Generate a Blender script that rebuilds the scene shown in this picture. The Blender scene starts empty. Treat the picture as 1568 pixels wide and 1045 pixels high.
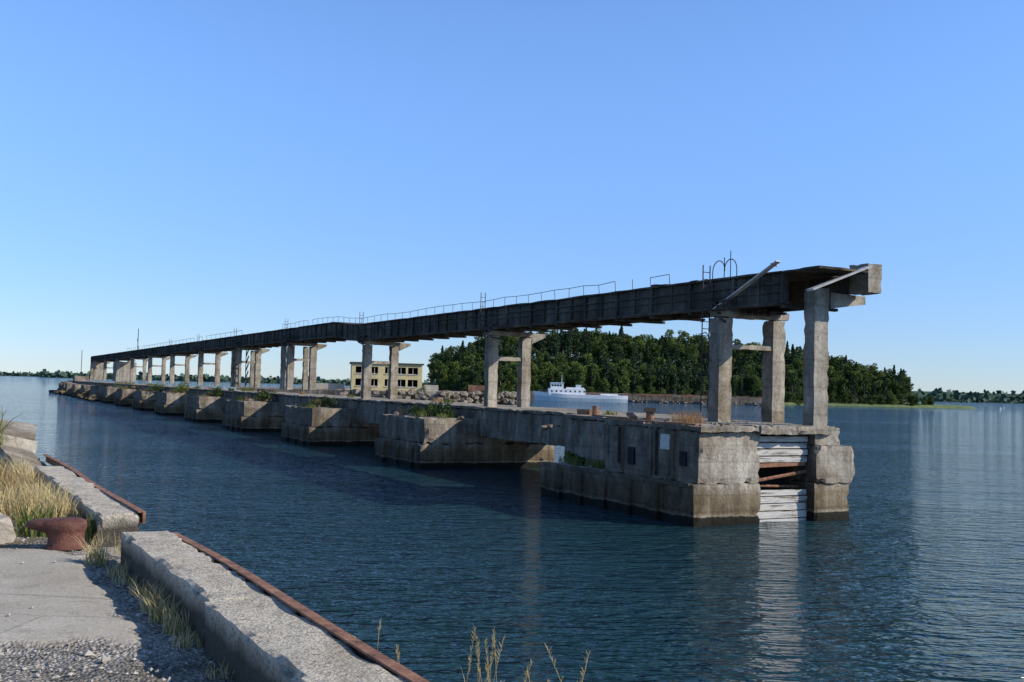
import bpy, bmesh, math, random
import numpy as np
from mathutils import Vector, Matrix, noise
random.seed(7); rng=np.random.default_rng(7)
scene=bpy.context.scene
COL=scene.collection

# ------------------------------------------------------------------ helpers
def empty(name,loc=(0,0,0),rotz=0,parent=None):
    o=bpy.data.objects.new(name,None); o.location=loc; o.rotation_euler=(0,0,rotz)
    COL.objects.link(o)
    if parent: o.parent=parent
    return o
def mkobj(name,verts,faces,mats,parent=None,loc=(0,0,0),rotz=0,clean=True,smooth=False,midx=None):
    me=bpy.data.meshes.new(name); me.from_pydata(verts,[],faces)
    for m in (mats if isinstance(mats,(list,tuple)) else [mats]): me.materials.append(m)
    if midx is not None: me.polygons.foreach_set('material_index',midx)
    if clean:
        bm=bmesh.new(); bm.from_mesh(me)
        bmesh.ops.remove_doubles(bm,verts=bm.verts,dist=0.0004)
        bmesh.ops.recalc_face_normals(bm,faces=bm.faces)
        bm.to_mesh(me); bm.free()
    if smooth: me.polygons.foreach_set('use_smooth',[True]*len(me.polygons))
    me.update()
    o=bpy.data.objects.new(name,me); o.location=loc; o.rotation_euler=(0,0,rotz)
    COL.objects.link(o)
    if parent: o.parent=parent
    return o
class MB:
    def __init__(s,zoff=None,flip=-1): s.v=[];s.f=[];s.zoff=zoff;s.flip=flip
    def box(s,a0,a1,b0,b1,c0,c1,res=0.6,amp=0.0,chip=0.0,freq=0.9,xf=None):
        lo=(a0,b0,c0);hi=(a1,b1,c1)
        n=[max(1,min(140,int(round(abs(hi[i]-lo[i])/res)))) for i in range(3)]
        cen=Vector([(lo[i]+hi[i])/2 for i in range(3)])
        def pt(p):
            v=Vector(p)
            if chip>0:
                ex=sum(1 for i in range(3) if abs(p[i]-lo[i])<1e-5 or abs(p[i]-hi[i])<1e-5)
                if ex>=2:
                    k=noise.noise(v*2.3+Vector((3,1,7)))*.6+noise.noise(v*6.1)*.6
                    k=max(0,k+0.08)*chip*2
                    d=cen-v
                    for i in range(3):
                        if abs(p[i]-lo[i])<1e-5 or abs(p[i]-hi[i])<1e-5:
                            v[i]+=math.copysign(min(k,abs(d[i])),d[i])
            if amp>0:
                v=v+noise.noise_vector(Vector(p)*freq)*amp
            if xf: v=xf@v
            if s.zoff: v.z+=s.zoff(v.x)
            return (v.x,s.flip*v.y,v.z)
        for ax in range(3):
            u=(ax+1)%3;w=(ax+2)%3
            for side in (lo,hi):
                base=len(s.v)
                for i in range(n[u]+1):
                    for j in range(n[w]+1):
                        p=[0,0,0];p[ax]=side[ax]
                        p[u]=lo[u]+(hi[u]-lo[u])*i/n[u];p[w]=lo[w]+(hi[w]-lo[w])*j/n[w]
                        s.v.append(pt(p))
                for i in range(n[u]):
                    for j in range(n[w]):
                        q=base+i*(n[w]+1)+j
                        s.f.append((q,q+1,q+n[w]+2,q+n[w]+1))
    def tube(s,p0,p1,r,n=6,r1=None):
        if r1 is None:r1=r
        p0=Vector(p0);p1=Vector(p1);d=(p1-p0)
        if d.length<1e-6:return
        d.normalize();a=d.orthogonal().normalized();b=d.cross(a)
        base=len(s.v)
        for p,rr in ((p0,r),(p1,r1)):
            for i in range(n):
                t=2*math.pi*i/n;q=p+a*math.cos(t)*rr+b*math.sin(t)*rr
                z=q.z+(s.zoff(q.x) if s.zoff else 0)
                s.v.append((q.x,s.flip*q.y,z))
        for i in range(n):
            j=(i+1)%n;s.f.append((base+i,base+j,base+n+j,base+n+i))
        s.f.append(tuple(base+i for i in range(n)));s.f.append(tuple(base+n+i for i in range(n)))
    def plank(s,p0,p1,w,h):
        p0=Vector(p0);p1=Vector(p1);d=(p1-p0).normalized()
        a=d.cross(Vector((0,0,1)))
        if a.length<.01:a=Vector((1,0,0))
        a.normalize();b=d.cross(a).normalized();base=len(s.v)
        for p in (p0,p1):
            for x,y in((-1,-1),(1,-1),(1,1),(-1,1)):
                q=p+a*x*w/2+b*y*h/2;s.v.append((q.x,s.flip*q.y,q.z+(s.zoff(q.x) if s.zoff else 0)))
        for f in ((0,1,2,3),(4,5,6,7),(0,1,5,4),(1,2,6,5),(2,3,7,6),(3,0,4,7)):s.f.append(tuple(base+i for i in f))
    def rock(s,c,r,seed=0,sub=1,sq=.7):
        bm=bmesh.new();bmesh.ops.create_icosphere(bm,subdivisions=sub,radius=1)
        base=len(s.v);R=Matrix.Rotation(seed*1.7,3,'Z')@Matrix.Rotation(seed*.9,3,'X')
        for v in bm.verts:
            p=v.co.normalized();k=1+.45*noise.noise(p*1.3+Vector((seed*3.1,seed,0)))+.15*noise.noise(p*3.7+Vector((seed,0,seed)))
            p=p*k;p=Vector([math.copysign(min(abs(x),.72),x) for x in p]);p=R@p
            s.v.append((c[0]+p.x*r,s.flip*c[1]+p.y*r,c[2]+p.z*r*sq))
        for f in bm.faces:s.f.append(tuple(base+v.index for v in f.verts))
        bm.free()
    def obj(s,name,mat,parent=None,**k): return mkobj(name,s.v,s.f,mat,parent,**k)

# ------------------------------------------------------------------ materials
class NT:
    def __init__(s,name):
        s.m=bpy.data.materials.new(name);s.m.use_nodes=True;s.t=s.m.node_tree;s.t.nodes.clear()
        s.out=s.n('ShaderNodeOutputMaterial');s.b=s.n('ShaderNodeBsdfPrincipled')
        s.l(s.b.outputs[0],s.out.inputs[0]);s.tc=s.n('ShaderNodeTexCoord')
    def n(s,t): return s.t.nodes.new(t)
    def l(s,a,b): s.t.links.new(a,b)
    def map(s,scale,src=None,rot=(0,0,0),loc=(0,0,0)):
        m=s.n('ShaderNodeMapping');m.inputs['Scale'].default_value=scale;m.inputs['Rotation'].default_value=rot;m.inputs['Location'].default_value=loc
        s.l(src or s.tc.outputs['Object'],m.inputs[0]);return m.outputs[0]
    def noise(s,scale,vec=None,det=6,rough=.6,dist=0):
        n=s.n('ShaderNodeTexNoise');n.inputs['Scale'].default_value=scale;n.inputs['Detail'].default_value=det;n.inputs['Roughness'].default_value=rough;n.inputs['Distortion'].default_value=dist
        s.l(vec or s.tc.outputs['Object'],n.inputs['Vector']);return n.outputs['Fac']
    def vor(s,scale,vec=None,feat='F1',out='Distance'):
        n=s.n('ShaderNodeTexVoronoi');n.feature=feat;n.inputs['Scale'].default_value=scale
        s.l(vec or s.tc.outputs['Object'],n.inputs['Vector']);return n.outputs[out]
    def ramp(s,fac,stops):
        r=s.n('ShaderNodeValToRGB');e=r.color_ramp.elements
        while len(e)<len(stops):e.new(.5)
        for i,(p,c) in enumerate(stops):
            e[i].position=p;e[i].color=(c if isinstance(c,tuple) else (c,c,c))+(1,)
        s.l(fac,r.inputs[0]);return r.outputs[0]
    def mix(s,fac,a,b,mode='MIX'):
        m=s.n('ShaderNodeMix');m.data_type='RGBA';m.blend_type=mode
        for i,x in ((0,fac),(6,a),(7,b)):
            if isinstance(x,(int,float)):
                m.inputs[i].default_value = x if i==0 else (x,x,x,1)
            elif isinstance(x,tuple): m.inputs[i].default_value=x+(1,)
            else: s.l(x,m.inputs[i])
        return m.outputs[2]
    def math(s,op,a,b=0.0,c=None):
        m=s.n('ShaderNodeMath');m.operation=op
        for i,x in enumerate((a,b,c)):
            if x is None:continue
            if isinstance(x,(int,float)):m.inputs[i].default_value=x
            else:s.l(x,m.inputs[i])
        return m.outputs[0]
    def bump(s,h,strength=.5,dist=.05,prev=None):
        b=s.n('ShaderNodeBump');b.inputs['Strength'].default_value=strength;b.inputs['Distance'].default_value=dist
        s.l(h,b.inputs['Height'])
        if prev:s.l(prev,b.inputs['Normal'])
        return b.outputs[0]
    def fin(s,col=None,rough=.9,nrm=None,spec=.3):
        if col is not None:
            if isinstance(col,tuple):s.b.inputs['Base Color'].default_value=col+(1,)
            else:s.l(col,s.b.inputs['Base Color'])
        if isinstance(rough,(int,float)):s.b.inputs['Roughness'].default_value=rough
        else:s.l(rough,s.b.inputs['Roughness'])
        s.b.inputs['Specular IOR Level'].default_value=spec
        if nrm:s.l(nrm,s.b.inputs['Normal'])
        return s.m

def concrete(name,lo,hi,stain=.6,wet=False,lines=0.0,bumps=.5,rust=0.0,soot=0.0,side_shade=0.0):
    k=NT(name)
    base=k.mix(k.ramp(k.noise(.7,det=8),[(.35,0.),(.65,1.)]),lo,hi)
    fine=k.ramp(k.noise(9,det=8,rough=.7),[(.3,.64),(.7,1.15)])
    c=k.mix(1.,base,fine,'MULTIPLY')
    st=k.noise(1.0,k.map((1.3,1.3,.13)),det=7,rough=.65)
    stm=k.ramp(st,[(.42,1-stain),(.62,1.)])
    c=k.mix(1.,c,stm,'MULTIPLY')
    pat=k.ramp(k.noise(.35,k.map((1,1,1),loc=(11,4,2)),det=5,rough=.7,dist=.6),[(.38,(.56,.49,.40)),(.55,(1.,1.,1.))])
    c=k.mix(.85,c,pat,'MULTIPLY')
    sep=k.n('ShaderNodeSeparateXYZ');k.l(k.tc.outputs['Object'],sep.inputs[0]);z=sep.outputs[2]
    if soot>0:
        so_=k.ramp(k.noise(1.0,k.map((2.6,2.6,.22),loc=(2,7,5)),det=8,rough=.7),[(.40,(.34,.30,.26)),(.58,(1.,1.,1.))])
        c=k.mix(soot,c,so_,'MULTIPLY')
    if side_shade>0:
        # shade painted into the colour of the near long side, mottled by noise
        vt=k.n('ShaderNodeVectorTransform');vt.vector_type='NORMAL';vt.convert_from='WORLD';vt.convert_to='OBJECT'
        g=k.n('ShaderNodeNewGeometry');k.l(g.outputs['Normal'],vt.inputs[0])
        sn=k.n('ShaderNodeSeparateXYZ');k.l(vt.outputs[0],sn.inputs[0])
        mottle=k.ramp(k.noise(1.5,k.map((1,1,.5),loc=(9,3,3)),det=8,rough=.7),[(.36,.35),(.66,1.)])
        f=k.math('MULTIPLY',k.ramp(sn.outputs[1],[(.4,0.),(.8,side_shade)]),k.math('SUBTRACT',1.35,mottle))
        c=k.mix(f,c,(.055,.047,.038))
    if lines>0:
        zz=k.math('ADD',k.math('DIVIDE',z,lines),k.math('MULTIPLY',k.noise(.8,det=3),.25))
        fr=k.math('FRACT',zz)
        ln=k.ramp(fr,[(0.,.45),(.06,1.),(.9,1.),(1.,.6)])
        c=k.mix(.5,c,ln,'MULTIPLY')
    if rust>0:
        r=k.ramp(k.noise(.9,k.map((1,1,.25),loc=(5,9,1)),det=7,rough=.7),[(.56,0.),(.72,rust)])
        c=k.mix(r,c,(.18,.09,.047))
    h=k.noise(5,det=10,rough=.7)
    if wet:
        zn=k.math('ADD',z,k.math('MULTIPLY',k.noise(1.2,det=4),.25))
        w=k.ramp(k.math('MULTIPLY',zn,.25),[(.04,(.035,.04,.03)),(.115,(.06,.06,.045)),(.12,(.80,.76,.66)),(.135,(.8,.76,.68)),(.15,(.48,.42,.32)),(.30,(.66,.58,.45)),(.44,(1.,1.,1.))])
        c=k.mix(1.,c,w,'MULTIPLY')
    cr=k.ramp(k.vor(.8,k.map((1,1,1.4)),feat='DISTANCE_TO_EDGE'),[(0.,0.),(.02,1.)])
    c=k.mix(.3,c,cr,'MULTIPLY')
    n1=k.bump(k.noise(1.6,det=5),.5,.15)
    n2=k.bump(h,bumps,.04,n1)
    return k.fin(c,.92,n2,.25)

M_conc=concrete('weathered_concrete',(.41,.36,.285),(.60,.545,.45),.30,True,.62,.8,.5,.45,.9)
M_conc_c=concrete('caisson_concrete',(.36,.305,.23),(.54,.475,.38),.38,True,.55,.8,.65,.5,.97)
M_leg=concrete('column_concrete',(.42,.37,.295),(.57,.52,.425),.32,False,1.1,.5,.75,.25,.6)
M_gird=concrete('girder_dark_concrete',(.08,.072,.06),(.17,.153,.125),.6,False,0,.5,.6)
M_far=concrete('far_concrete',(.27,.22,.165),(.43,.37,.29),.5,False,0,.4,.6)
M_slabc=concrete('broken_slab_concrete',(.42,.365,.28),(.58,.52,.42),.3,False,0,.9,.3)

def simple(name,col,rough=.8,var=.3,scale=8,spec=.3,bump=.3,c2=None):
    k=NT(name)
    c=k.mix(k.ramp(k.noise(scale,det=6,rough=.7),[(.3,0.),(.7,1.)]),tuple(x*(1-var) for x in col),c2 or tuple(min(1,x*(1+var)) for x in col))
    return k.fin(c,rough,k.bump(k.noise(scale*3,det=6),bump,.02),spec)
def kerbmat():
    k=NT('kerb_concrete')
    c=k.mix(k.ramp(k.noise(1.3,det=9,rough=.7),[(.3,0.),(.7,1.)]),(.52,.445,.335),(.70,.62,.49))
    bw=k.n('ShaderNodeRGBToBW');k.l(k.vor(50,out='Color'),bw.inputs[0])
    c=k.mix(1.,c,k.ramp(bw.outputs[0],[(.1,.5),(.4,.92),(.9,1.12)]),'MULTIPLY')
    c=k.mix(k.ramp(k.noise(3.5,det=9,rough=.75),[(.52,0.),(.66,.7)]),c,(.27,.22,.16))
    # long scuffed strip of exposed dark aggregate
    c=k.mix(k.ramp(k.noise(1.0,k.map((.8,5,1),loc=(3,1,0)),det=7,rough=.7),[(.56,0.),(.66,.5)]),c,(.22,.19,.15))
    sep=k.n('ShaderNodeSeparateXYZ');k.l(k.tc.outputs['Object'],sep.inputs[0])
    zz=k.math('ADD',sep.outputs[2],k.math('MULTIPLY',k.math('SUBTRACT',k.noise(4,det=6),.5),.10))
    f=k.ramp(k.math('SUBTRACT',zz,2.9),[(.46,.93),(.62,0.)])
    c=k.mix(f,c,(.05,.042,.032))  # dirt near the ground, plus shade painted into the kerb's sides
    n=k.bump(k.noise(6,det=8,rough=.75),.8,.05);n=k.bump(k.vor(55),.5,.012,n)
    return k.fin(c,.95,n,.2)
M_quay=kerbmat()
M_rust=simple('rusty_steel',(.20,.085,.05),.85,.5,7,.3,.6,(.40,.205,.12))
M_boll=simple('dark_red_rust',(.10,.038,.028),.75,.4,9,.35,.7,(.19,.075,.05))
M_rustd=simple('dark_rusty_steel',(.06,.045,.038),.85,.4,5,.3,.5)
def painted():
    k=NT('flaking_white_timber')
    m=k.ramp(k.noise(1.6,k.map((1,.5,6)),det=8,rough=.75),[(.40,0.),(.50,1.)])
    c=k.mix(m,(.17,.13,.09),(.56,.53,.48))
    c=k.mix(1.,c,k.ramp(k.noise(5,k.map((1,.4,8)),det=5),[(.3,.7),(.6,1.05)]),'MULTIPLY')
    return k.fin(c,.85,k.bump(k.noise(10,k.map((1,1,5))),.3,.01))
M_timber=painted()
M_plank=simple('bleached_timber',(.5,.48,.44),.85,.25,4)
M_pipe=simple('grey_steel',(.2,.2,.2),.6,.4,6)
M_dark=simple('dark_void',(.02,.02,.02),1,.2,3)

def gravelmat():
    k=NT('quay_ground_mat')
    at=k.n('ShaderNodeAttribute');at.attribute_name='slab'
    gr=k.vor(38,out='Color');bw=k.n('ShaderNodeRGBToBW');k.l(gr,bw.inputs[0])
    g=k.ramp(bw.outputs[0],[(.1,(.13,.115,.09)),(.5,(.32,.285,.235)),(.75,(.46,.42,.355)),(.97,(.64,.60,.52))])
    pch=k.ramp(k.noise(1.4,det=7,rough=.7),[(.36,.5),(.6,1.1)])
    g=k.mix(1.,g,pch,'MULTIPLY')
    dirt=k.ramp(k.noise(.9,k.map((1,1,1),loc=(4,8,0)),det=6),[(.5,0.),(.66,.6)])
    g=k.mix(dirt,g,(.22,.17,.115))
    s=k.mix(k.ramp(k.noise(1.1,det=9,rough=.7),[(.3,0.),(.7,1.)]),(.40,.35,.27),(.56,.505,.41))
    s=k.mix(1.,s,k.ramp(k.noise(30,det=6,rough=.8),[(.3,.62),(.7,1.14)]),'MULTIPLY')
    s=k.mix(k.ramp(k.noise(2.3,det=8,rough=.75,dist=1),[(.53,0.),(.68,.65)]),s,(.25,.21,.16))
    s=k.mix(k.ramp(k.noise(6,det=8,rough=.8),[(.60,0.),(.66,.5)]),s,(.17,.15,.12))
    s=k.mix(k.ramp(k.vor(22),[(.12,.6),(.2,0.)]),s,(.15,.14,.125))
    cr=k.ramp(k.vor(.3,k.map((1,1,1),loc=(3.3,1.2,0)),feat='DISTANCE_TO_EDGE'),[(0.,.4),(.004,1.)])
    s=k.mix(.6,s,cr,'MULTIPLY')
    c=k.mix(at.outputs['Fac'],g,s)
    hb=k.math('MULTIPLY',k.vor(38),k.math('SUBTRACT',1.0,at.outputs['Fac']))
    n=k.bump(hb,.9,.03);n=k.bump(k.noise(45,det=5),.6,.008,n)
    return k.fin(c,.95,n,.2)
M_ground=gravelmat()
M_dirt=simple('dry_soil',(.26,.21,.145),.95,.4,5)
M_stone=simple('stone_chips',(.40,.365,.31),.9,.5,2.5)

def grassmat(name,c1,c2,c3):
    k=NT(name);g=k.n('ShaderNodeNewGeometry')
    c=k.ramp(g.outputs['Random Per Island'],[(0.,c1),(.5,c2),(1.,c3)])
    m=k.fin(c,.8,None,.2)
    tr=k.n('ShaderNodeBsdfTranslucent');k.l(c,tr.inputs[0]);mx=k.n('ShaderNodeMixShader');mx.inputs[0].default_value=.3
    k.l(k.b.outputs[0],mx.inputs[1]);k.l(tr.outputs[0],mx.inputs[2]);k.l(mx.outputs[0],k.out.inputs[0])
    return m
M_straw=grassmat('straw_grass',(.54,.41,.19),(.70,.56,.30),(.40,.33,.14))
M_green=grassmat('green_weed',(.08,.125,.03),(.16,.19,.045),(.28,.26,.09))
M_redw=grassmat('reddish_dry_weed',(.36,.19,.09),(.46,.29,.15),(.24,.15,.07))

def leafmat(name,a,b,c3,tl=.25):
    k=NT(name);oi=k.n('ShaderNodeObjectInfo');g=k.n('ShaderNodeNewGeometry')
    r=k.math('ADD',k.math('MULTIPLY',oi.outputs['Random'],.75),k.math('MULTIPLY',g.outputs['Random Per Island'],.25))
    c=k.ramp(r,[(.1,a),(.5,b),(.95,c3)])
    k.fin(c,.8,None,.1)
    if tl>0:
        tr=k.n('ShaderNodeBsdfTranslucent');k.l(c,tr.inputs[0]);mx=k.n('ShaderNodeMixShader');mx.inputs[0].default_value=tl
        k.l(k.b.outputs[0],mx.inputs[1]);k.l(tr.outputs[0],mx.inputs[2]);k.l(mx.outputs[0],k.out.inputs[0])
    return k.m
M_leafd=leafmat('deciduous_leaves',(.055,.085,.026),(.085,.125,.032),(.15,.195,.045))
M_leafs=leafmat('conifer_needles',(.032,.055,.024),(.045,.074,.03),(.065,.10,.038),0)
M_bark=simple('tree_bark',(.25,.22,.18),.9,.4,2)
M_leaff=leafmat('distant_woodland',(.06,.105,.08),(.075,.125,.09),(.09,.145,.10),0)  # leaf colour shifted bluish to paint in the haze of distance

# ------------------------------------------------------------------ water
def watermat():
    k=NT('sea_water')
    a=k.noise(1.0,k.map((.55,1.5,1),rot=(0,0,.25)),det=2,rough=.5,dist=.6)
    b=k.noise(1.0,k.map((1.5,3.6,1),rot=(0,0,-.2)),det=2,rough=.5,dist=.5)
    e=k.noise(1.0,k.map((4.5,9.0,1),rot=(0,0,.1)),det=1,rough=.5,dist=.3)
    c=k.noise(1.0,k.map((.13,.32,1),rot=(0,0,.2)),det=2)
    lane=k.ramp(k.noise(1.0,k.map((.010,.04,1),rot=(0,0,.12)),det=5,rough=.6),[(.35,.6),(.65,1.2)])
    hh=k.math('ADD',k.math('MULTIPLY',a,.80),k.math('MULTIPLY',b,.50))
    hh=k.math('ADD',hh,k.math('MULTIPLY',c,.8))
    hh=k.math('ADD',hh,k.math('MULTIPLY',e,.14))
    hh=k.math('MULTIPLY',hh,lane)
    n=k.bump(hh,1.,.55)
    col=k.mix(lane,(.010,.036,.040),(.014,.046,.056))
    k.b.inputs['IOR'].default_value=1.33
    return k.fin(col,.05,n,.5)
M_water=watermat()
mkobj('water',[(-9000,-600,0),(9000,-600,0),(9000,14000,0),(-9000,14000,0)],[(0,1,2,3)],M_water,clean=False)
mkobj('seabed_ground',[(-9000,-600,-6),(9000,-600,-6),(9000,14000,-6),(-9000,14000,-6)],[(0,1,2,3)],M_dirt,clean=False)

# ------------------------------------------------------------------ pier (local s,t,z)
PA=(6.93,39.2,0);PR=math.atan2(.887,-.461)
pier=empty('concrete_pier',PA,PR)
b=MB()
b.box(0,2.0,0,3.2,-2,1.55,.2,.04,.07)
b.box(2.0,11.8,0,8.0,-2,1.55,.3,.05,.08)
b.box(.12,2.0,.28,3.25,1.55,3.55,.2,.04,.07)
b.box(2.0,6.6,.28,7.9,1.55,3.55,.25,.04,.07)
b.box(6.6,12.2,1.5,7.9,1.55,3.6,.3,.05,.08)
b.box(0,2.0,5.95,7.9,-2,1.5,.2,.05,.09)
b.box(-.08,2.0,6.0,8.1,1.5,3.0,.2,.06,.10)
b.box(0.05,2.0,6.0,7.35,3.0,3.72,.2,.04,.08)
b.obj('end_caisson',M_conc,pier)
b=MB()
b.box(-.12,6.6,.18,3.0,3.55,3.76,.2,.03,.07)
b.box(-.18,2.6,3.02,6.9,3.45,3.8,.2,.03,.08)
b.box(2.62,12.2,3.02,7.9,3.62,3.78,.4,.02,.05)
b.box(6.62,12.2,1.35,3.0,3.62,3.8,.25,.03,.08)
b.obj('end_deck_slab',M_conc,pier)
b=MB()
for z0,z1 in ((-.5,.10),(.14,.40),(.44,.70),(.74,.98),(1.02,1.24),(2.34,2.56),(2.61,2.84),(2.89,3.10),(3.15,3.36)):
    j=random.uniform(-.04,.04)
    b.box(.42+j,.54+j,3.2,5.95,z0,z1,1.2,.003)
b.obj('timber_infill',M_timber,pier)
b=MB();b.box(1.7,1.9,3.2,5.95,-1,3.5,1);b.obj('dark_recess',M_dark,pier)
b=MB();b.tube((.7,3.2,1.55),(.5,5.95,1.95),.07);b.tube((.9,3.2,1.4),(.9,5.95,1.3),.05)
b.plank((.5,3.25,2.2),(.5,5.9,2.28),.12,.16)
b.obj('rusty_pipe',M_rust,pier)
b=MB()
for s in (2.2,4.1,6.0,7.9,9.8):
    b.box(s,s+.5,-.12,.1,-2,1.40,.3,.03,.04)
b.box(.2,11.7,-.1,.02,1.42,1.60,.3,.03,.04)
for s in (1.6,3.1,5.2,6.3):
    b.box(s,s+.18,.2,.32,1.65,3.5,.3,.02,.02)
b.obj('pilasters',M_conc_c,pier)
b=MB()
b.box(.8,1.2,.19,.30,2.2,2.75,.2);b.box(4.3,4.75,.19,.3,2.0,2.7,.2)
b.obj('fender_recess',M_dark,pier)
b=MB();b.plank((2.7,.18,3.5),(2.7,.18,1.7),.04,.14);b.plank((5.3,.18,3.5),(5.3,.17,2.0),.03,.22);b.obj('rust_plates',M_rustd,pier)
b=MB();b.box(1.9,2.5,.22,.3,2.75,3.35,.3,.01);b.obj('whitewash_patch',M_plank,pier)
starts=[26.8+23.05*i for i in range(13)]
b=MB()
for i,s0 in enumerate(starts):
    r=.33 if i<3 else .8
    ln=7.9+(i%3)*.5
    b.box(s0,s0+ln,0.1,9.4,-2,1.5,r,.07,.10)
    b.box(s0+.05,s0+ln-.2,.32,9.3,1.5,3.05+random.uniform(-.08,.1),r,.07,.13)
    for q in (1.0,3.4,5.8):
        b.box(s0+q,s0+q+.5,-.08,.2,-2,1.4,.4,.03,.05)
b.obj('caissons',M_conc_c,pier)
b=MB()
e=12.2
for i,s0 in enumerate(starts+[starts[-1]+20]):
    r=.45 if i<3 else 1.2
    b.box(e+.02,s0+1.5,4.0,9.6,1.95,3.62,r,.04,.07)
    b.box(e+.02,s0+1.5,3.85,9.7,3.62,3.8,r,.03,.07)
    e=s0+1.5
b.obj('deck_beam',M_conc,pier)
b=MB()
for i,s0 in enumerate(starts[:8]):
    for q in range(7):
        s=(s0-23.05+10+q*2.1)
        if s<13 or s>s0-.3:continue
        b.box(s,s+.22,3.9,4.05,2.0,3.6,.5,.02,.02)
b.obj('deck_ribs',M_conc,pier)
b=MB()
b.box(300,314,1,11,-2,3.4,1,.3,.3);b.box(303,309,4,8,3.4,5.2,.8,.1,.1)
for i in range(40):
    b.rock((random.uniform(200,318),random.uniform(-1.2,.6),random.uniform(0,.6)),random.uniform(.6,1.5),i,1)
b.obj('pier_head_rubble',M_conc_c,pier)
b=MB();b.tube((306,6,5),(306,6,13),.09);b.tube((190,6,10),(190,6,15),.07);b.tube((188,6,10),(191,6,13),.05)
b.obj('mast',M_rustd,pier)
b=MB()
b.plank((.2,.22,3.80),(6.2,.25,3.79),.12,.07)
b.plank((6.6,1.35,3.83),(9.5,1.4,3.84),.10,.06)
b.tube((5.2,1.6,3.76),(5.2,1.6,4.15),.17,12);b.tube((5.2,1.6,4.15),(5.2,1.6,4.32),.28,12,.24)
b.plank((5.8,1.2,3.85),(7.2,1.9,4.0),.3,.12)
b.tube((11,2.5,3.8),(11,2.5,4.25),.15,10);b.box(11.3,12.2,2.2,2.9,3.8,4.05,.3,.03)
b.obj('rusty_deck_fittings',M_rust,pier)
b=MB()
for i in range(120):
    s=random.choice(starts[:9]+[8])+random.uniform(0,8);t=random.uniform(.8,3.6)
    if s<13:t=random.uniform(.4,1.3) ; z=1.6
    else:z=3.1
    b.rock((s,t,z),random.uniform(.08,.28),i,1)
for i in range(60):
    b.rock((random.uniform(0,7),random.uniform(.4,6.5),3.78),random.uniform(.03,.12),i,1)
b.obj('loose_rubble',M_far,pier)

# ------------------------------------------------------------------ conveyor gallery
def gz(s):
    k=min(1,max(0,(s-52)/8));return .5*k*k*(3-2*k)
gal=empty('elevated_conveyor_bridge',PA,PR)
G=268
b=MB(gz)
seg=3.05
s=.75
while s<G:
    e=min(G,s+seg-.015)
    j=random.uniform(-.015,.015)
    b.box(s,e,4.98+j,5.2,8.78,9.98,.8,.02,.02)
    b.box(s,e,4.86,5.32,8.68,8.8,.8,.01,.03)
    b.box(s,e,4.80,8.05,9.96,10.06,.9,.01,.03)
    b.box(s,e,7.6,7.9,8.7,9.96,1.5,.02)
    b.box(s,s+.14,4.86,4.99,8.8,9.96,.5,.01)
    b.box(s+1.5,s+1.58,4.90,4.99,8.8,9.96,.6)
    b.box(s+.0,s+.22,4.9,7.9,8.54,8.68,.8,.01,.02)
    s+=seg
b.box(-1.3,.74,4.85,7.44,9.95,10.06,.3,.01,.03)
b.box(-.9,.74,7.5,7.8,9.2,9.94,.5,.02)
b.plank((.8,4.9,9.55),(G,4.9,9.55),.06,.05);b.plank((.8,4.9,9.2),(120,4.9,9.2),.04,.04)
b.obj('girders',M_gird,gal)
b=MB()
b.box(-1.3,-.25,7.45,8.2,9.17,10.35,.2,.02,.04)
b.obj('girder_end_block',M_leg,gal)
def leg(b,s,t,zb,zt,ws=.7,wt=.7):
    b.box(s-ws/2,s+ws/2,t-wt/2,t+wt/2,zb,zt,.25,.02,.04,freq=1.4)
b=MB(gz)
leg(b,4.5,4.75,3.72,8.3,.72,.72);leg(b,4.5,7.75,3.72,8.3,.72,.72)
leg(b,.3,6.25,3.74,9.38,.62,.78)
b.box(4.2,4.8,5.1,7.4,6.95,7.15,.4,.01,.03)
b.box(4.1,4.9,4.45,8.3,8.32,8.66,.3,.02,.04)
def wedge(b,s0,s1,t0,t1,za0,zb0,za1,zb1):
    base=len(b.v)
    for s in (s0,s1):
        for (t,z) in ((t0,za0),(t0,zb0),(t1,zb1),(t1,za1)):
            b.v.append((s,b.flip*t,z+(b.zoff(s) if b.zoff else 0)))
    for f in ((0,1,2,3),(4,5,6,7),(0,1,5,4),(1,2,6,5),(2,3,7,6),(3,0,4,7)):b.f.append(tuple(base+i for i in f))
wedge(b,-.1,.66,6.645,8.55,8.55,9.2,8.82,9.15)
b.obj('end_frame',M_leg,gal)
b=MB(gz)
bents=[s0+.4 for s0 in starts[:11] if s0<G]
for i,s0 in enumerate(bents):
    for t in (4.9,7.25):
        leg(b,s0,t,3.75,8.25,.64,.66)
    b.box(s0-.25,s0+.25,5.24,6.91,6.7,6.95,.4,.01,.03)
    b.box(s0-.38,s0+.38,4.5,7.6,8.27,8.56,.3,.02,.04)
    wedge(b,s0-.3,s0+.3,7.61,8.6,7.85,8.52,8.3,8.5)
    if i in (2,3):
        for t in (4.9,7.25): leg(b,s0+2.6,t,3.75,8.3,.5,.5)
b.obj('columns',M_leg,gal)
b=MB(gz);b.box(G,G+1,4.9,8,3.8,9.9,.8,.05,.1);b.box(G-60,G-54,4.2,8.4,3.8,8.0,1,.1,.1);b.obj('far_end_frame',M_leg,gal)
b=MB(gz)
s=8.5;pts=[]
while s<78:
    h=10.55+random.uniform(-.06,.05)
    pts.append((s,4.88+random.uniform(-.03,.03),h));b.tube((s,4.9,10.05),(pts[-1]),.02,5)
    s+=1.55
for p,q in zip(pts,pts[1:]):
    if random.random()>.1:b.tube(p,q,.018,5)
s=95;pts=[]
while s<200:
    pts.append((s,4.9,10.6));b.tube((s,4.9,10.05),pts[-1],.03,4);s+=3
for p,q in zip(pts,pts[1:]):
    if random.random()>.15:b.tube(p,q,.028,4)
b.obj('railing',M_pipe,gal)
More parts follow.
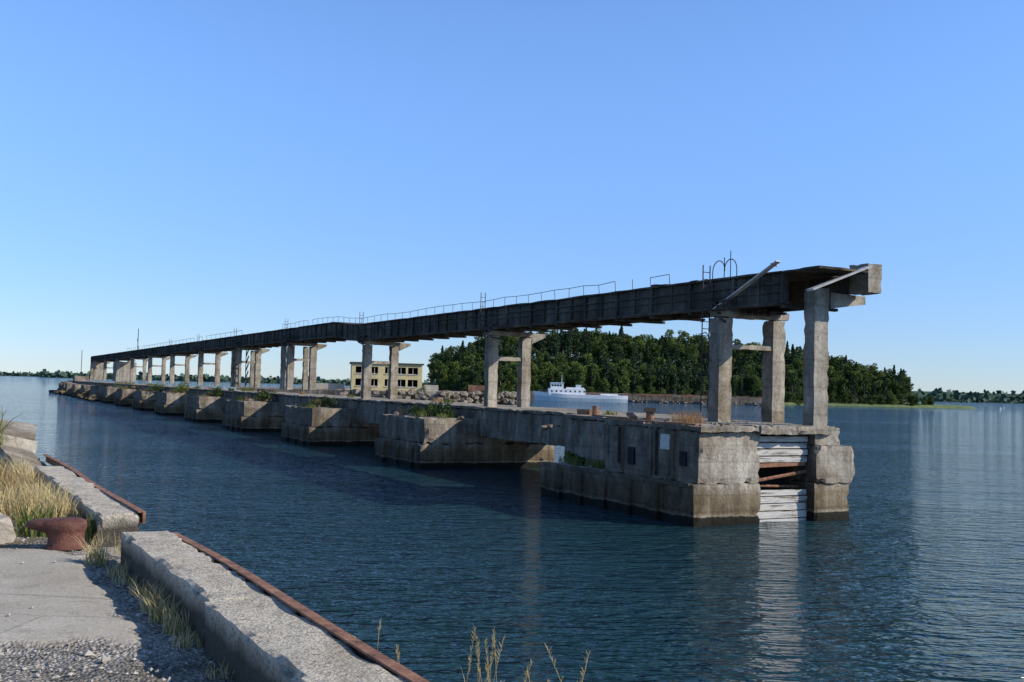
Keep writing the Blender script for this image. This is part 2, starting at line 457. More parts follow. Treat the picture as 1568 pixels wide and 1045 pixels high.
b=MB(gz)
for t in (4.12,4.5):b.tube((5.0,t,4.2),(5.0,t,10.6),.028,5)
for i in range(20):b.tube((5.0,4.12,4.4+i*.31),(5.0,4.5,4.4+i*.31),.018,5)
def hoop(s,t,z,r,ax):
    prev=None
    for i in range(13):
        a=math.pi*i/12
        p=(s+(r*math.cos(a) if ax==0 else 0),t+(r*math.cos(a) if ax else 0),z+r*1.15*math.sin(a))
        if prev:b.tube(prev,p,.022,5)
        prev=p
hoop(4.1,4.9,10.35,.42,0);hoop(4.9,4.9,10.35,.42,0);b.tube((3.68,4.9,10.05),(3.68,4.9,10.35),.022,5);b.tube((4.52,4.9,10.05),(4.52,4.9,10.95),.022,5);b.tube((5.32,4.9,10.05),(5.32,4.9,10.35),.022,5)
b.tube((4.1,4.9,10.05),(4.1,4.9,11.2),.02,5)
for z in (5.5,6.4,7.3,8.2,9.1):
    hoop(5.05,4.3,z,.3,0)
for s0 in [4.5]+bents[:6]:
    for k in range(12):
        p=(s0+random.uniform(-.8,.8),random.uniform(4.1,5.0),random.uniform(8.2,9.0));q=(p[0]+random.uniform(-.9,.9),p[1]+random.uniform(-.3,.5),p[2]+random.uniform(-.3,.3))
        b.plank(p,q,.1,.08)
    b.plank((s0-1.2,4.35,8.6),(s0+1.4,4.35,8.62),.5,.05)
    for k in (-1.1,0,1.2):b.tube((s0+k,4.1,8.6),(s0+k,4.1,9.5),.02,4)
    b.tube((s0-1.1,4.1,9.5),(s0+1.2,4.1,9.5),.02,4)
    if s0>6:
        for t in (4.4,4.7):b.tube((s0+.7,t,8.4),(s0+.7,t,11),.025,4)
        for k in range(8):b.tube((s0+.7,4.4,8.6+k*.3),(s0+.7,4.7,8.6+k*.3),.015,4)
s0=bents[3]
for t in (4.1,5.6):
    for k in range(5):
        z=3.9+k*.9;b.plank((s0-.9,t,z),(s0-2.2,t,z+.9),.08,.2)
        b.tube((s0-.9,t,3.8),(s0-.9,t,8.3),.05,5)
for k in range(5):b.plank((3.7,5.3+k*.35,8.45),(3.9,5.4+k*.35,8.7),.2,.12)
b.obj('ladder_and_platforms',M_rustd,gal)
b=MB(gz)
b.plank((4.95,4.55,8.55),(.75,4.6,10.4),.24,.06)
b.plank((-.75,4.9,9.15),(-1.35,7.4,10.2),.5,.08)
b.plank((.9,4.4,10.3),(1.5,5.2,10.32),.12,.05)
b.obj('fallen_plank',M_plank,gal)
b=MB(gz)
for s,t0 in ((9,5),(13,5.5),(7,5.3)):
    b.box(s,s+1.2,t0,t0+1,10.07,10.18,.4,.03,.05)
b.obj('deck_debris',M_gird,gal)

# ------------------------------------------------------------------ quay (local a,b,z)
QO=(-.45,5.3,0);QR=math.atan2(.868,-.496)
quay=empty('quay',QO,QR)
ZQ=3.2
b=MB(flip=1)
b.box(-14,28,0.02,34,-3,ZQ-.03,1.0,.0)
b.obj('quay_body',M_slabc,quay)
def kerbchip(b,a0,a1,w=.48):
    b.box(a0,a1,0,w,2.3,3.52,.05,.016,.04,freq=3.5)
b=MB(flip=1)
kerbchip(b,-6,-1.2);kerbchip(b,-1.197,2.3);kerbchip(b,2.304,5.8,.44);kerbchip(b,7.2,10.6,.44);kerbchip(b,10.604,14.0,.44)
b.obj('kerb',M_quay,quay)
b=MB(flip=1)
def edge(pts):
    for p,q in zip(pts,pts[1:]):
        b.plank(p,q,.03,.13);b.plank((p[0],p[1]+.03,p[2]+.065),(q[0],q[1]+.03,q[2]+.065),.075,.014)
edge([(x,-.05+.025*math.sin(x*1.1),3.46+.02*math.sin(x*.8)) for x in np.arange(-6,5.95,.3)])
edge([(x,-.04+.02*math.sin(x*.9),3.46+.015*math.sin(x)) for x in np.arange(7.2,17,.3)])
b.obj('rusty_edge_angle',M_rust,quay)
b=MB(flip=1)
for x in (.9,2.5):
    b.plank((x,-.02,3.540),(x+.16,-.0,3.540),.05,.008)
b.obj('paint_flecks',M_plank,quay)

def ground():
    a=np.arange(-4.5,13.5,.06);bb=np.arange(.42,11,.06)
    A,B=np.meshgrid(a,bb,indexing='ij')
    c,s_=math.cos(QR),math.sin(QR)
    X=QO[0]+c*A-s_*B;Y=QO[1]+s_*A+c*B
    na,nb=A.shape
    Z=np.zeros_like(A);S=np.zeros_like(A)
    for i in range(na):
        for j in range(nb):
            x,y=X[i,j],Y[i,j]
            n1=noise.noise(Vector((x*1.1,y*1.1,0)));n2=noise.noise(Vector((x*4,y*4,3)));n3=noise.noise(Vector((x*12,y*12,9)))
            y0=7.15+.25*n1+.16*n2+.08*n3-.06*(x+3)
            y1=10.75+.1*n1+.1*n2+.04*n3
            bd=.76+.18*n1+.16*n2+.10*n3
            m=min((y-y0),(y1-y),(B[i,j]-bd))
            m=max(0,min(1,m/.07+.5))
            S[i,j]=m
            Z[i,j]=ZQ+m*.035+(1-m)*(.025*n2+.014*n3)+.02*n1*(1-m)+.004*n2
    v=np.stack([A,B,Z],-1).reshape(-1,3)
    idx=np.arange(na*nb).reshape(na,nb)
    f=np.stack([idx[:-1,:-1],idx[1:,:-1],idx[1:,1:],idx[:-1,1:]],-1).reshape(-1,4)
    o=mkobj('quay_ground',v.tolist(),f.tolist(),M_ground,quay,clean=False,smooth=True)
    at=o.data.attributes.new('slab','FLOAT','POINT');at.data.foreach_set('value',S.reshape(-1).astype(np.float32))
ground()
v=[];f=[]
na,nb=60,60
for i in range(na):
    for j in range(nb):
        a=11+(28-11)*i/(na-1);bq=.3+33*j/(nb-1)
        v.append((a,bq,ZQ+.04+.12*noise.noise(Vector((a*.6,bq*.6,1)))*(1 if i else 0)+.05*noise.noise(Vector((a*2,bq*2,1)))))
for i in range(na-1):
    for j in range(nb-1):
        q=i*nb+j;f.append((q,q+nb,q+nb+1,q+1))
mkobj('rough_ground',v,f,M_dirt,quay,smooth=True)

b=MB(flip=1)
def q2w(a,bq):
    c,s_=math.cos(QR),math.sin(QR);return QO[0]+c*a-s_*bq,QO[1]+s_*a+c*bq
cnt=0
while cnt<6000:
    a=random.uniform(-3.5,8.5);bq=random.uniform(.48,7)
    x,y=q2w(a,bq)
    inslab=(7.2<y<10.7) and bq>.8
    if inslab and random.random()>.03:continue
    if y>10.7 and random.random()>.5:continue
    r=random.choice((.006,.008,.012,.016,.02)) if random.random()<.96 else random.uniform(.025,.045)
    base=len(b.v)
    P=[(1,0,0),(-1,0,0),(0,1,0),(0,-1,0),(0,0,1),(0,0,-1)]
    R=Matrix.Rotation(random.uniform(0,6),3,'Z')@Matrix.Rotation(random.uniform(0,3),3,'X')
    for p in P:
        w=R@Vector(p)*r*random.uniform(.6,1.3);b.v.append((a+w.x,bq+w.y,ZQ+.012+(0.035 if inslab else 0)+w.z*.7))
    for t in ((0,2,4),(2,1,4),(1,3,4),(3,0,4),(2,0,5),(1,2,5),(3,1,5),(0,3,5)):b.f.append(tuple(base+i for i in t))
    cnt+=1
b.obj('gravel',M_stone,quay,clean=False)
b=MB(flip=1)
def tslab(a,bq,z,l,w,h,rx,ry,rz):
    X=Matrix.Translation((a,bq,z))@Matrix.Rotation(rz,4,'Z')@Matrix.Rotation(ry,4,'Y')@Matrix.Rotation(rx,4,'X')
    b.box(-l/2,l/2,-w/2,w/2,-h/2,h/2,.16,.03,.06,xf=X)
tslab(16.4,.5,3.25,3.6,.65,.6,.28,-.05,.03)
tslab(19.5,.6,3.5,2.6,1.0,.4,.22,.08,.08)
tslab(21.0,1.9,3.75,3.0,1.8,.3,-.06,.08,.3)
tslab(22.6,.3,3.6,2.6,1.3,.4,.2,-.08,-.1)
tslab(18.6,3.6,3.5,2.2,1.6,.4,.2,.1,.6)
tslab(24.0,1.8,3.95,3.2,2.2,.3,.05,.06,.2)
tslab(18.3,1.9,3.3,1.3,1.0,.4,.4,.2,.9)
tslab(25.5,4.4,3.9,3.0,2.2,.4,-.1,.1,.5)
tslab(15.2,2.6,3.4,1.1,.8,.4,.3,.1,.5)
b.obj('broken_slabs',M_slabc,quay)
b=MB(flip=1)
for i in range(240):
    b.rock((random.uniform(13,26),random.uniform(.3,6),ZQ+random.uniform(.05,.2)),random.uniform(.06,.32),i,1)
b.obj('rubble',M_slabc,quay)
b=MB(flip=1);b.rock((-5.55,11.3,3.3),.30,5,3,.7);b.rock((-6.2,12.3,3.3),.3,9,3,.7);b.rock((-5.0,12.6,3.28),.16,3,2)
b.obj('boulder',M_slabc,None,smooth=False)

def bollard():
    bm=bmesh.new();n=40
    prof=[(.215,0,0),(.215,.02,0),(.185,.03,0),(.178,.10,0),(.178,.15,.02),(.185,.175,.09),(.195,.195,.17),(.20,.215,.20),(.198,.25,.205),(.188,.275,.18),(.16,.292,.12),(.10,.303,.04),(0.001,.306,0)]
    rings=[]
    for r,z,hn in prof:
        ring=[]
        for i in range(n):
            t=2*math.pi*i/n
            k=max(0,math.cos(t))**1.5*hn
            ring.append(bm.verts.new((r*math.cos(t)+k,r*math.sin(t)*(1-.1*(hn>0.05)*max(0,math.cos(t))),z)))
        rings.append(ring)
    for A,B in zip(rings,rings[1:]):
        for i in range(n):bm.faces.new((A[i],A[(i+1)%n],B[(i+1)%n],B[i]))
    bm.faces.new(rings[0])
    me=bpy.data.meshes.new('mooring_bollard');bm.to_mesh(me);bm.free();me.materials.append(M_boll)
    me.polygons.foreach_set('use_smooth',[True]*len(me.polygons))
    o=bpy.data.objects.new('mooring_bollard',me);COL.objects.link(o);o.location=(-4.60,11.0,ZQ+.02);o.rotation_euler=(0,0,math.radians(190))
bollard()

# ------------------------------------------------------------------ grass
def blades(name,spots,mat,parent=None,seed=1):
    r=np.random.default_rng(seed);V=[];F=[];base=0
    for (x,y,z,R,n,h,w,ln) in spots:
        for _ in range(n):
            a=r.uniform(0,2*np.pi);q=R*np.sqrt(r.uniform());px=x+q*np.cos(a);py=y+q*np.sin(a)
            hh=h*r.uniform(.45,1.1);d=r.uniform(0,2*np.pi);L=ln*r.uniform(.2,1.2)*hh
            dx,dy=np.cos(d),np.sin(d);o=r.uniform(0,np.pi);wx,wy=np.cos(o)*w/2,np.sin(o)*w/2
            for t,k in ((0,1),(.4,.9),(.75,.6)):
                cx=px+dx*L*t*t;cy=py+dy*L*t*t;cz=z+hh*t*(1-.12*t)
                V.append((cx-wx*k,cy-wy*k,cz));V.append((cx+wx*k,cy+wy*k,cz))
            V.append((px+dx*L,py+dy*L,z+hh*.86))
            F+= [(base,base+1,base+3,base+2),(base+2,base+3,base+5,base+4),(base+4,base+5,base+6)]
            base+=7
    return mkobj(name,V,F,mat,parent,clean=False)
def seedheads(name,stalks,mat,seed):
    r=np.random.default_rng(seed);b=MB(flip=1)
    for (x,y,z,h) in stalks:
        d=r.uniform(0,6.28);L=h*r.uniform(.05,.35)
        prev=(x,y,z)
        for t in (.25,.5,.75,1.):
            p=(x+math.cos(d)*L*t*t,y+math.sin(d)*L*t*t,z+h*t);b.tube(prev,p,.0016,4);prev=p
        for k in range(16):
            t=1-.25*r.uniform();cx=x+math.cos(d)*L*t*t;cy=y+math.sin(d)*L*t*t;cz=z+h*t
            a=r.uniform(0,6.28);rr=.011
            b.tube((cx,cy,cz),(cx+math.cos(a)*rr,cy+math.sin(a)*rr,cz+.022),.002,3,.0006)
    return b.obj(name,mat,None,clean=False)
def edgex(y): return -.571*(y-5.3)-.45
sp=[]
for i in range(95):
    y=random.uniform(11.9,18.5);x=edgex(y)-random.uniform(.72,4.5)
    sp.append((x,y,ZQ+.03,random.uniform(.15,.35),100,random.uniform(.25,.55),.011,.45))
for i in range(14):
    y=random.uniform(11.6,17);sp.append((edgex(y)-.78,y,ZQ+.03,.12,80,random.uniform(.35,.55),.010,.5))
blades('dry_grass',sp,M_straw,seed=3)
sp=[]
for i in range(20):
    y=random.uniform(11.6,18);x=edgex(y)-random.uniform(.8,5)
    sp.append((x,y,ZQ+.03,random.uniform(.1,.3),50,random.uniform(.22,.4),.02,.6))
sp+=[(-4.48,11.5,ZQ,.12,90,.40,.013,.5),(-5.3,11.9,ZQ,.25,100,.42,.02,.6),(-10.2,20,ZQ+.3,.5,180,1.0,.03,.6)]
blades('green_weeds',sp,M_green,seed=4)
sp=[]
for i in range(14):
    y=random.uniform(14,18);sp.append((edgex(y)-random.uniform(1.0,2.8),y,ZQ,.4,60,.5,.01,.5))
blades('reddish_weeds',sp,M_redw,seed=6)
sp=[];sg=[]
for a,bq,n,h in ((5.9,.64,90,.36),(6.4,.3,60,.28),(3.6,.55,130,.26),(3.2,.56,110,.24),(2.8,.55,90,.2),(2.4,.56,60,.14),(.35,.56,190,.24),(.1,.58,160,.25),(-.2,.54,120,.22),(1.6,.54,30,.12),(5.2,.56,50,.18),(4.3,.54,50,.16),(4.8,.56,40,.14)):
    x,y=q2w(a,bq);sp.append((x,y,ZQ+.01,.10,n,h,.005,.6));sg.append((x+.03,y,ZQ+.01,.09,n//3,h*.7,.007,.7))
for a,bq in ((-.9,-.1),(-.7,-.1),(-.5,-.12)):
    x,y=q2w(a,bq);sp.append((x,y,3.4,.06,14,.34,.003,.4))
blades('kerb_grass',sp,M_straw,seed=8);blades('kerb_weeds',sg,M_green,seed=9)
st=[]
for i in range(24):
    a=random.uniform(-1.25,-.25);x,y=q2w(a,random.uniform(-.22,-.08));st.append((x,y,3.38,random.uniform(.26,.56)))
for i in range(3):
    a=random.uniform(0.1,1.3);x,y=q2w(a,-.1);st.append((x,y,3.4,random.uniform(.15,.3)))
seedheads('reed_stalks',st,M_straw,11)
# small turf ledge outside the kerb that the reeds root in
b=MB(flip=1);b.box(-1.6,1.4,-.26,-.07,2.9,3.39,.08,.03,.05,freq=3);b.obj('turf_ledge',M_dirt,quay)

spg=[];spr=[]
def p2w(s,t):
    return PA[0]-.461*s+.887*t,PA[1]+.887*s+.461*t
for i,s0 in enumerate(starts[:9]):
    for k in range(10):
        x,y=p2w(s0+random.uniform(.5,7),random.uniform(.6,3.6))
        (spg if random.random()<.6 else spr).append((x,y,3.0,.4,60,random.uniform(.3,.9),.035,.6))
for k in range(10):
    x,y=p2w(random.uniform(7,11.5),random.uniform(.3,1.2));spg.append((x,y,1.55,.25,50,.45,.02,.7))
for k in range(40):
    x,y=p2w(random.uniform(12,220),random.uniform(4.1,8));(spg if k%3 else spr).append((x,y,3.78,.4,50,random.uniform(.25,.7),.04,.6))
for k in range(7):
    x,y=p2w(random.uniform(2.2,3.8),random.uniform(1.,2.4));spr.append((x,y,3.76,.3,60,.65,.012,.9))
blades('pier_weeds',spg,M_green,seed=21);blades('pier_dry_weeds',spr,M_redw,seed=22)
def bush(name,c,R,n,leaf,seed,mat=M_leafd):
    r=np.random.default_rng(seed);V=[];F=[];b0=0
    for _ in range(n):
        d=r.normal(size=3);d/=np.linalg.norm(d);q=R*(r.uniform()**.4)*np.array([1,1,.75]);p=np.array(c)+d*q*(1+.3*np.sin(d[0]*5+seed))
        if p[2]<c[2]-R*.5:continue
        a=r.normal(size=3);a/=np.linalg.norm(a);b_=np.cross(a,d);b_/=np.linalg.norm(b_)+1e-6
        a*=leaf;b_=b_*leaf*.6
        V+=[tuple(p-a),tuple(p+b_),tuple(p+a),tuple(p-b_)];F.append((b0,b0+1,b0+2,b0+3));b0+=4
    m=MB(flip=1)
    for k in range(6):
        m.tube((c[0],c[1],c[2]-R),(c[0]+r.uniform(-.5,.5)*R,c[1]+r.uniform(-.5,.5)*R,c[2]+R*.4),.03,5,.008)
    nb=len(V);V+=m.v;nl=len(F);F+=[tuple(nb+i for i in f) for f in m.f]
    mkobj(name,V,F,[mat,M_bark],None,clean=False,midx=[0]*nl+[1]*len(m.f))
for i,(s0,t,R) in enumerate(((29.5,2.6,.9),(32.3,3.,.6),(31,1.4,.5),(53,2.5,.7),(75,2.8,.9),(56,3,.5),(97,2.6,.9),(120,2.6,1.3),(142,2.7,1.),(10.8,1.0,.35),(9.6,.8,.25))):
    x,y=p2w(s0,t);bush('bush',(x,y,(3.0 if s0>12 else 1.6)+R*.6),R,700,.07+.03*(s0>60),i)

# ------------------------------------------------------------------ far quay, building, ship
b=MB(flip=1)
b.box(-62,-14,236,330,-3,3.6,4,.25,.3)
b.box(-14,3,290,350,-3,2.8,3,.4,.4)
b.box(3,118,472,480,-3,3.0,3,.1,.1)
b.box(3,118,473,475,3.0,3.8,3,.1,.1)
b.obj('far_quay',M_far,None)
b=MB(flip=1)
for i in range(380):
    x=random.uniform(-40,3);y=232+max(0,(x+16))*2.6+random.uniform(0,22)
    b.rock((x,y,random.uniform(1.0,3.6)),random.uniform(.4,1.4),i,1)
for i in range(60):
    b.rock((random.uniform(20,118),random.uniform(469,472),random.uniform(-.3,.8)),random.uniform(.5,1.2),i,1)
b.obj('stone_rubble',M_far,None)
b=MB(flip=1)
for i in range(22):
    x=random.uniform(24,114);b.box(x,x+random.uniform(2,6),470,471,3.4,4.0,2,.1)
b.box(-11,-6,268,272,3,5.4,1,.1,.2)
b.obj('rusty_scrap',M_rust,None)
M_wall=simple('cream_plaster',(.58,.475,.24),.9,.2,.5)
M_roof=simple('bitumen_roof',(.07,.065,.06),.95,.3,.5)
M_brick=simple('white_brick',(.42,.37,.28),.9,.2,.7)
bl=empty('derelict_harbour_building',(-36.6,240,3.6),math.radians(10))
W=16.2;H=7.0
b=MB(flip=1)
ops=[(.9,3.6),(4.4,6.0),(7.6,9.0),(10.2,12.4),(12.9,15.2)]
for z0,z1 in ((0,1.0),(2.7,3.9),(5.5,6.15)):b.box(0,W,0,.4,z0,z1,4)
xs=[0]+[x for o in ops for x in o]+[W]
for z0,z1 in ((1.0,2.7),(3.9,5.5)):
    for i in range(0,len(xs),2):b.box(xs[i],xs[i+1],0,.4,z0,z1,3)
b.box(0,.4,.41,11,0,6.15,4);b.box(W-.4,W,.41,11,0,6.15,4);b.box(.4,W-.4,10.6,11,0,6.15,4)
b.box(.41,W-.41,.41,10.6,3.2,3.4,4)
b.obj('walls',M_wall,bl)
b=MB(flip=1);b.box(-.35,W+.35,-.35,11.3,6.16,6.5,3);b.obj('roof',M_roof,bl)
b=MB(flip=1)
for o in ops:
    for z0,z1 in ((1.0,2.7),(3.9,5.5)):
        b.box(o[0],o[1],.2,.26,z0,z0+.12,2);b.box((o[0]+o[1])/2-.06,(o[0]+o[1])/2+.06,.2,.26,z0+.12,z1,2)
        b.box(o[0]-.1,o[1]+.1,-.12,-.005,z0-.12,z0-.01,2)
b.obj('window_frames',M_timber,bl)
b=MB(flip=1);b.box(.5,W-.5,5,5.2,0,6.0,4);b.box(.41,W-.41,.5,10.5,.0,.1,4);b.obj('interior',M_dark,bl)
b=MB(flip=1)
b.box(17,20,-1,3,0,1.6,2,.05,.1);b.box(-8,-1.5,2,6,0,1.4,2,.05,.1)
b.obj('ruined_annex',M_brick,bl)

M_hull=simple('white_ship_paint',(.76,.77,.77),.5,.08,.4,.4,.1)
M_hull2=simple('faded_blue_hull_paint',(.48,.56,.58),.6,.2,.4)
M_glass=simple('dark_glass',(.02,.025,.03),.2,.2,1,.5,0)
sh=empty('white_ship',(30,446,0),math.radians(3));sh.scale=(1.04,1,.96)
def hull(z0,z1,mat,name,flare0,flare1):
    secs=[]
    L=19
    for i in range(25):
        u=-1+2*i/24
        wd=3.4*(1-max(0,(-u-.25)/.75)**2.2)*(1-.25*max(0,(u-.6)/.4)**2)
        wd=max(wd,.05);sheer=1.5*max(0,-u-.1)**2
        secs.append((u*L,wd,sheer))
    v=[];f=[]
    for x,w,sheer in secs:
        for k,(zz,fl) in enumerate(((z0,flare0),(z1,flare1))):
            z=zz+(sheer if zz>1 else 0)
            xx=x-(.0 if x>-14 else (fl-.8)*2.5)
            v.append((xx,-w*fl,z));v.append((xx,w*fl,z))
    for i in range(24):
        a=i*4;c=a+4
        f+=[(a,c,c+2,a+2),(a+1,a+3,c+3,c+1),(a+2,c+2,c+3,a+3)]
    f+=[(0,2,3,1),(96,97,99,98)]
    mkobj(name,v,f,mat,sh)
hull(-.6,1.5,M_hull2,'lower_hull',.8,.93);hull(1.5,3.1,M_hull,'upper_hull',.935,1.0)
b=MB(flip=1)
b.box(-13.5,1.5,-2.5,2.5,2.8,5.6,3);b.box(-12.6,-7.5,-2.2,2.2,5.6,8.0,3);b.box(-12.9,-7.2,-2.4,2.4,8.0,8.2,3)
b.box(-6,1,-2.,2.,5.62,6.2,3);b.box(8,15,-1.8,1.8,2.8,3.7,3)
for x in np.arange(-17.5,18.5,1.5):
    w=3.3*(1-max(0,(-x/19-.25)/.75)**2.2)*.95
    zz=3.1+1.5*max(0,-x/19-.1)**2
    b.tube((x,-w,zz-.2),(x,-w,zz+.9),.03,4)
    b.tube((x,-w,zz+.9),(x+1.5,-w*1.0,zz+.85),.03,4)
b.tube((-8,0,8),(-8,0,11.5),.10,6,.05)
b.obj('superstructure',M_hull,sh)
b=MB(flip=1)
for x in np.arange(-12.3,-8,1.1):b.box(x,x+.8,-2.26,-2.18,6.6,7.4,2)
for x in np.arange(-12.5,1,1.9):b.box(x,x+.6,-2.56,-2.48,4.1,4.8,2)
b.obj('windows',M_glass,sh)
b=MB(flip=1);b.box(-2.2,-.2,-1,1,6.22,7.4,2);b.obj('funnel',M_hull2,sh)

# ------------------------------------------------------------------ forest island
def tree_mesh(kind,seed):
    r=np.random.default_rng(seed);V=[];F=[]
    m=MB(flip=1)
    if kind=='d':
        Ht=r.uniform(17,20)
        m.tube((0,0,-1),(.2,.1,Ht*.55),.28,6,.15);
        lobes=[]
        for k in range(13):
            z=Ht*r.uniform(.2,.9);rad=(1.6+2.0*math.sin(math.pi*min(1,(z/Ht-.1)/.9)))
            a=r.uniform(0,6.28);q=r.uniform(.2,1)*rad*.75
            c=np.array([math.cos(a)*q,math.sin(a)*q,z]);lobes.append((c,r.uniform(1.1,2.1)))
            m.tube((.1,.05,max(2,z-3)),tuple(c),.1,4,.03)
        pts=[]
        for c,R in lobes:
            n=60;d=r.normal(size=(n,3));d/=np.linalg.norm(d,axis=1)[:,None]
            d[:,2]*=.95;pts.append(c+d*R*r.uniform(.6,1.08,size=(n,1)))
        pts=np.concatenate(pts);sz=.46
    elif kind=='s':
        Ht=r.uniform(19,22);m.tube((0,0,-1),(0,0,Ht*.98),.25,6,.04);pts=[]
        for k in range(620):
            u=r.uniform(.08,1)**.8;z=Ht*u;lay=(z*0.9)%1.0
            R=(1-u)**.8*3.3*(.65+.5*(1-lay))+.1;a=r.uniform(0,6.28);q=R*r.uniform(.45,1)
            pts.append((math.cos(a)*q,math.sin(a)*q,z-.18*q))
        pts=np.array(pts);sz=.42
    else:
        Ht=r.uniform(18,21);m.tube((0,0,-1),(.2,0,Ht*.9),.26,6,.08);pts=[]
        for k in range(10):
            z=Ht*r.uniform(.45,.97);a=r.uniform(0,6.28);q=r.uniform(.3,2.2)*(1.25-z/Ht)*2
            c=np.array([math.cos(a)*q,math.sin(a)*q,z]);R=r.uniform(1.0,1.7);n=60
            m.tube((.1,0,z-1.2),tuple(c),.08,4,.03)
            d=r.normal(size=(n,3));d/=np.linalg.norm(d,axis=1)[:,None];d[:,2]*=.75;pts.append(c+d*R*r.uniform(.5,1.05,size=(n,1)))
        pts=np.concatenate(pts);sz=.4
    b0=0
    for p in pts:
        a=r.normal(size=3);a/=np.linalg.norm(a);c=np.cross(a,r.normal(size=3));c/=np.linalg.norm(c)
        s=sz*r.uniform(.6,1.3);a=a*s;c=c*s
        V+=[tuple(p-a),tuple(p+c*.8),tuple(p+a),tuple(p-c*.8)];F.append((b0,b0+1,b0+2,b0+3));b0+=4
    nl=len(F);nb=len(V);V+=m.v;F+=[tuple(nb+i for i in f) for f in m.f]
    me=bpy.data.meshes.new('tree_'+kind);me.from_pydata(V,[],F)
    me.materials.append(M_leafd if kind=='d' else M_leafs);me.materials.append(M_bark)
    me.polygons.foreach_set('material_index',[0]*nl+[1]*len(m.f));me.update();return me
TM={'d':[tree_mesh('d',i) for i in range(6)],'s':[tree_mesh('s',10+i) for i in range(3)],'p':[tree_mesh('p',20+i) for i in range(3)]}
forest=empty('forest',(0,0,0))
pxs=[-50,-38,-20,10,40,90,110,160,200,225,245,285];hts=[3,9,18,21,24,20,22,16,11,6,1,0]
def hill(x,y):
    hx=np.interp(x,pxs,hts);k=min(1,max(0,(y-582)/55));return 1.2+hx*k*k*(3-2*k)
nt=0
def front(x): return 566+12*noise.noise(Vector((x*.03,0,0)))+max(0,(x-150))*.35+max(0,-20-x)*.8
for iy in range(20):
    for ix in range(66):
        x=-46+ix*4.9+random.uniform(-2.2,2.2);y=566+iy*5+random.uniform(-2,2)
        fr=front(x);bk=662
        if y<fr or y>bk or x>236+(y-620)*.3 or x<-46:continue
        n=noise.noise(Vector((x*.02,y*.03,4)))
        rr=random.random()
        kind='d' if rr<.55+n*.9 else ('p' if rr<.86 else 's')
        o=bpy.data.objects.new('tree',random.choice(TM[kind]));COL.objects.link(o);o.parent=forest
        sc=random.uniform(.70,1.06)*(1 if y>fr+6 else random.uniform(.65,1.0))
        if random.random()<.05:sc*=1.15
        if x>205:sc*=.78+.2*random.random()
        o.location=(x,y,hill(x,y)-.3);o.scale=(sc*random.uniform(1.0,1.3),sc*1.15,sc);o.rotation_euler=(0,0,random.uniform(0,6.28));nt+=1
for k in range(170):
    x=random.uniform(-42,240);fr=front(x)
    o=bpy.data.objects.new('shrub',random.choice(TM['d']));COL.objects.link(o);o.parent=forest
    o.location=(x,fr-2+random.uniform(-2,2),-1.2);s=random.uniform(.28,.5);o.scale=(s*1.5,s*1.5,s)
print('trees',nt)
v=[];f=[];nx,ny=60,20
for i in range(nx):
    for j in range(ny):
        x=-58+i*(330/(nx-1));y=548+j*8
        z=hill(x,y)
        fr=556+max(0,(x-150))*.35+max(0,-20-x)*.8
        if y<fr or i in(0,nx-1):z=-1.5
        v.append((x,y,z))
for i in range(nx-1):
    for j in range(ny-1):
        q=i*ny+j;f.append((q,q+ny,q+ny+1,q+1))
M_turf=simple('island_turf',(.13,.17,.06),.95,.4,.3)
mkobj('island_terrain',v,f,M_turf,None,smooth=True)
b=MB(flip=1);b.box(240,285,655,668,-1,.7,4,.5,.5);b.obj('reed_spit',simple('reed_bed',(.30,.31,.12),.9,.3,.2),None)
def shore(name,pts,h,seed,q=9):
    r=np.random.default_rng(seed);V=[];F=[];b0=0
    for (x0,y0),(x1,y1) in zip(pts,pts[1:]):
        L=math.hypot(x1-x0,y1-y0);n=int(L*.55)
        for k in range(n):
            t=r.uniform();x=x0+(x1-x0)*t;y=y0+(y1-y0)*t+r.uniform(0,40)
            hh=h*(.78+.35*noise.noise(Vector((x*.01,seed,0)))+.12*noise.noise(Vector((x*.06,seed,3))))
            z=hh*r.uniform(0,1)
            a=r.normal(size=3);a/=np.linalg.norm(a);c=np.cross(a,r.normal(size=3));c/=np.linalg.norm(c)
            s=q*r.uniform(.4,.8);p=np.array([x,y,z])
            V+=[tuple(p-a*s),tuple(p+c*s),tuple(p+a*s),tuple(p-c*s)];F.append((b0,b0+1,b0+2,b0+3));b0+=4
        V+=[(x0,y0+42,-1),(x1,y1+42,-1),(x1,y1+42,h*.62),(x0,y0+42,h*.62)];F.append((b0,b0+1,b0+2,b0+3));b0+=4
        V+=[(x0,y0-5,-.5),(x1,y1-5,-.5),(x1,y1+45,1.5),(x0,y0+45,1.5)];F.append((b0,b0+1,b0+2,b0+3));b0+=4
    mkobj(name,V,F,M_leaff,None,clean=False)
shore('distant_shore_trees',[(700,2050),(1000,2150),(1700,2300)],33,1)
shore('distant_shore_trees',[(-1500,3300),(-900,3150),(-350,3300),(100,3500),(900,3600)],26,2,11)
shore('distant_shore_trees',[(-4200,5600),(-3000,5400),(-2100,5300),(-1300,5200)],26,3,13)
b=MB(flip=1)
for x,y in ((262,560),(300,640),(330,700),(352,690)):
    b.tube((x,y,-.4),(x,y,.5),.5,8,.4);b.tube((x,y,.5),(x,y,1.6),.2,6,.05)
b.obj('channel_buoys',M_hull,None)

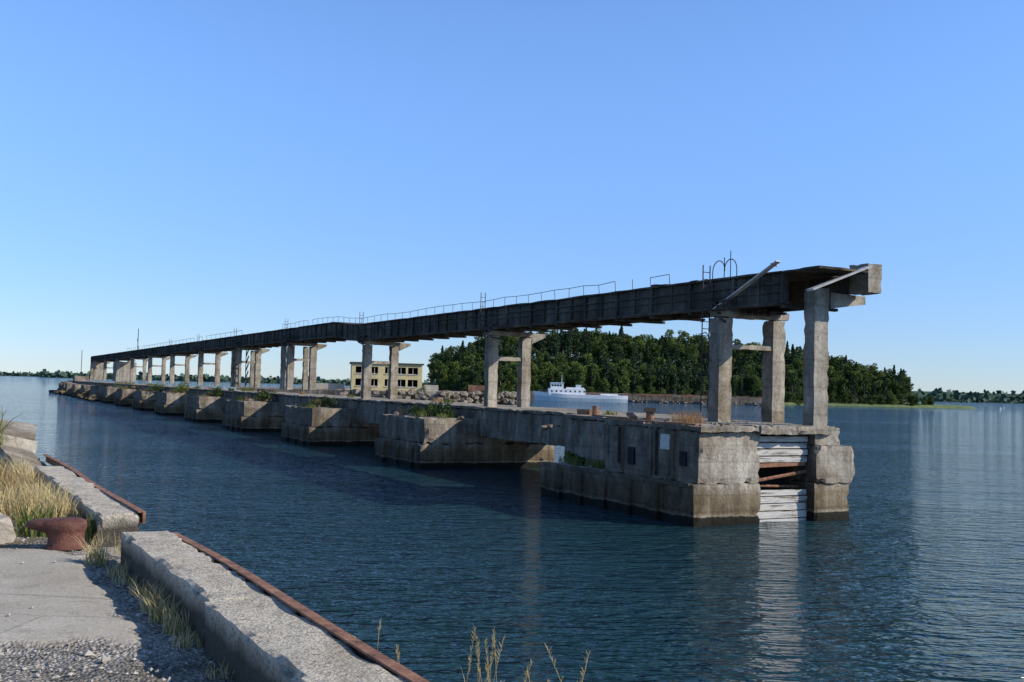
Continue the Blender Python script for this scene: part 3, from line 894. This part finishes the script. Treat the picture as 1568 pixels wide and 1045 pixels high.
# ------------------------------------------------------------------ light
az=Vector((.982,-.199)).normalized();el=math.radians(30)
w=bpy.data.worlds.new('World');scene.world=w;w.use_nodes=True
T=w.node_tree;bg=T.nodes['Background'];sky=T.nodes.new('ShaderNodeTexSky');sky.sky_type='NISHITA'
sky.sun_disc=False;sky.sun_elevation=el;sky.sun_rotation=math.atan2(az.x,az.y)
sky.air_density=1.0;sky.dust_density=.0;sky.ozone_density=1.5;sky.altitude=0
tc=T.nodes.new('ShaderNodeTexCoord');sp_=T.nodes.new('ShaderNodeSeparateXYZ');T.links.new(tc.outputs['Generated'],sp_.inputs[0])
def mrange(a,b_):
    mr=T.nodes.new('ShaderNodeMapRange');mr.inputs['From Min'].default_value=a;mr.inputs['From Max'].default_value=b_;mr.interpolation_type='SMOOTHSTEP';T.links.new(sp_.outputs[2],mr.inputs[0]);return mr.outputs[0]
tm=T.nodes.new('ShaderNodeMix');tm.data_type='RGBA';tm.inputs[6].default_value=(.60,.80,1.32,1);tm.inputs[7].default_value=(1.08,1.40,1.92,1);T.links.new(mrange(0,.35),tm.inputs[0])
t2=T.nodes.new('ShaderNodeMix');t2.data_type='RGBA';T.links.new(tm.outputs[2],t2.inputs[6]);t2.inputs[7].default_value=(.72,.88,1.10,1);T.links.new(mrange(.38,.7),t2.inputs[0])
mm=T.nodes.new('ShaderNodeMix');mm.data_type='RGBA';mm.blend_type='MULTIPLY';mm.inputs[0].default_value=1;T.links.new(sky.outputs[0],mm.inputs[6]);T.links.new(t2.outputs[2],mm.inputs[7])
T.links.new(mm.outputs[2],bg.inputs[0]);bg.inputs[1].default_value=.12
L=bpy.data.lights.new('sun','SUN');L.energy=5;L.angle=math.radians(.5);L.color=(1,.93,.82)
so=bpy.data.objects.new('sun',L);COL.objects.link(so)
d=Vector((az.x*math.cos(el),az.y*math.cos(el),math.sin(el)));so.rotation_euler=d.to_track_quat('Z','Y').to_euler()
cam=bpy.data.cameras.new('camera');co=bpy.data.objects.new('camera',cam);COL.objects.link(co)
cam.sensor_width=36;cam.lens=36.74;cam.clip_end=20000;cam.clip_start=.05
co.matrix_world=Matrix.Translation((0,0,5))@Matrix.Rotation(math.radians(92.58),4,'X')@Matrix.Rotation(.026,4,'Z')
scene.camera=co
scene.view_settings.view_transform='Standard';scene.view_settings.look='None';scene.view_settings.exposure=0
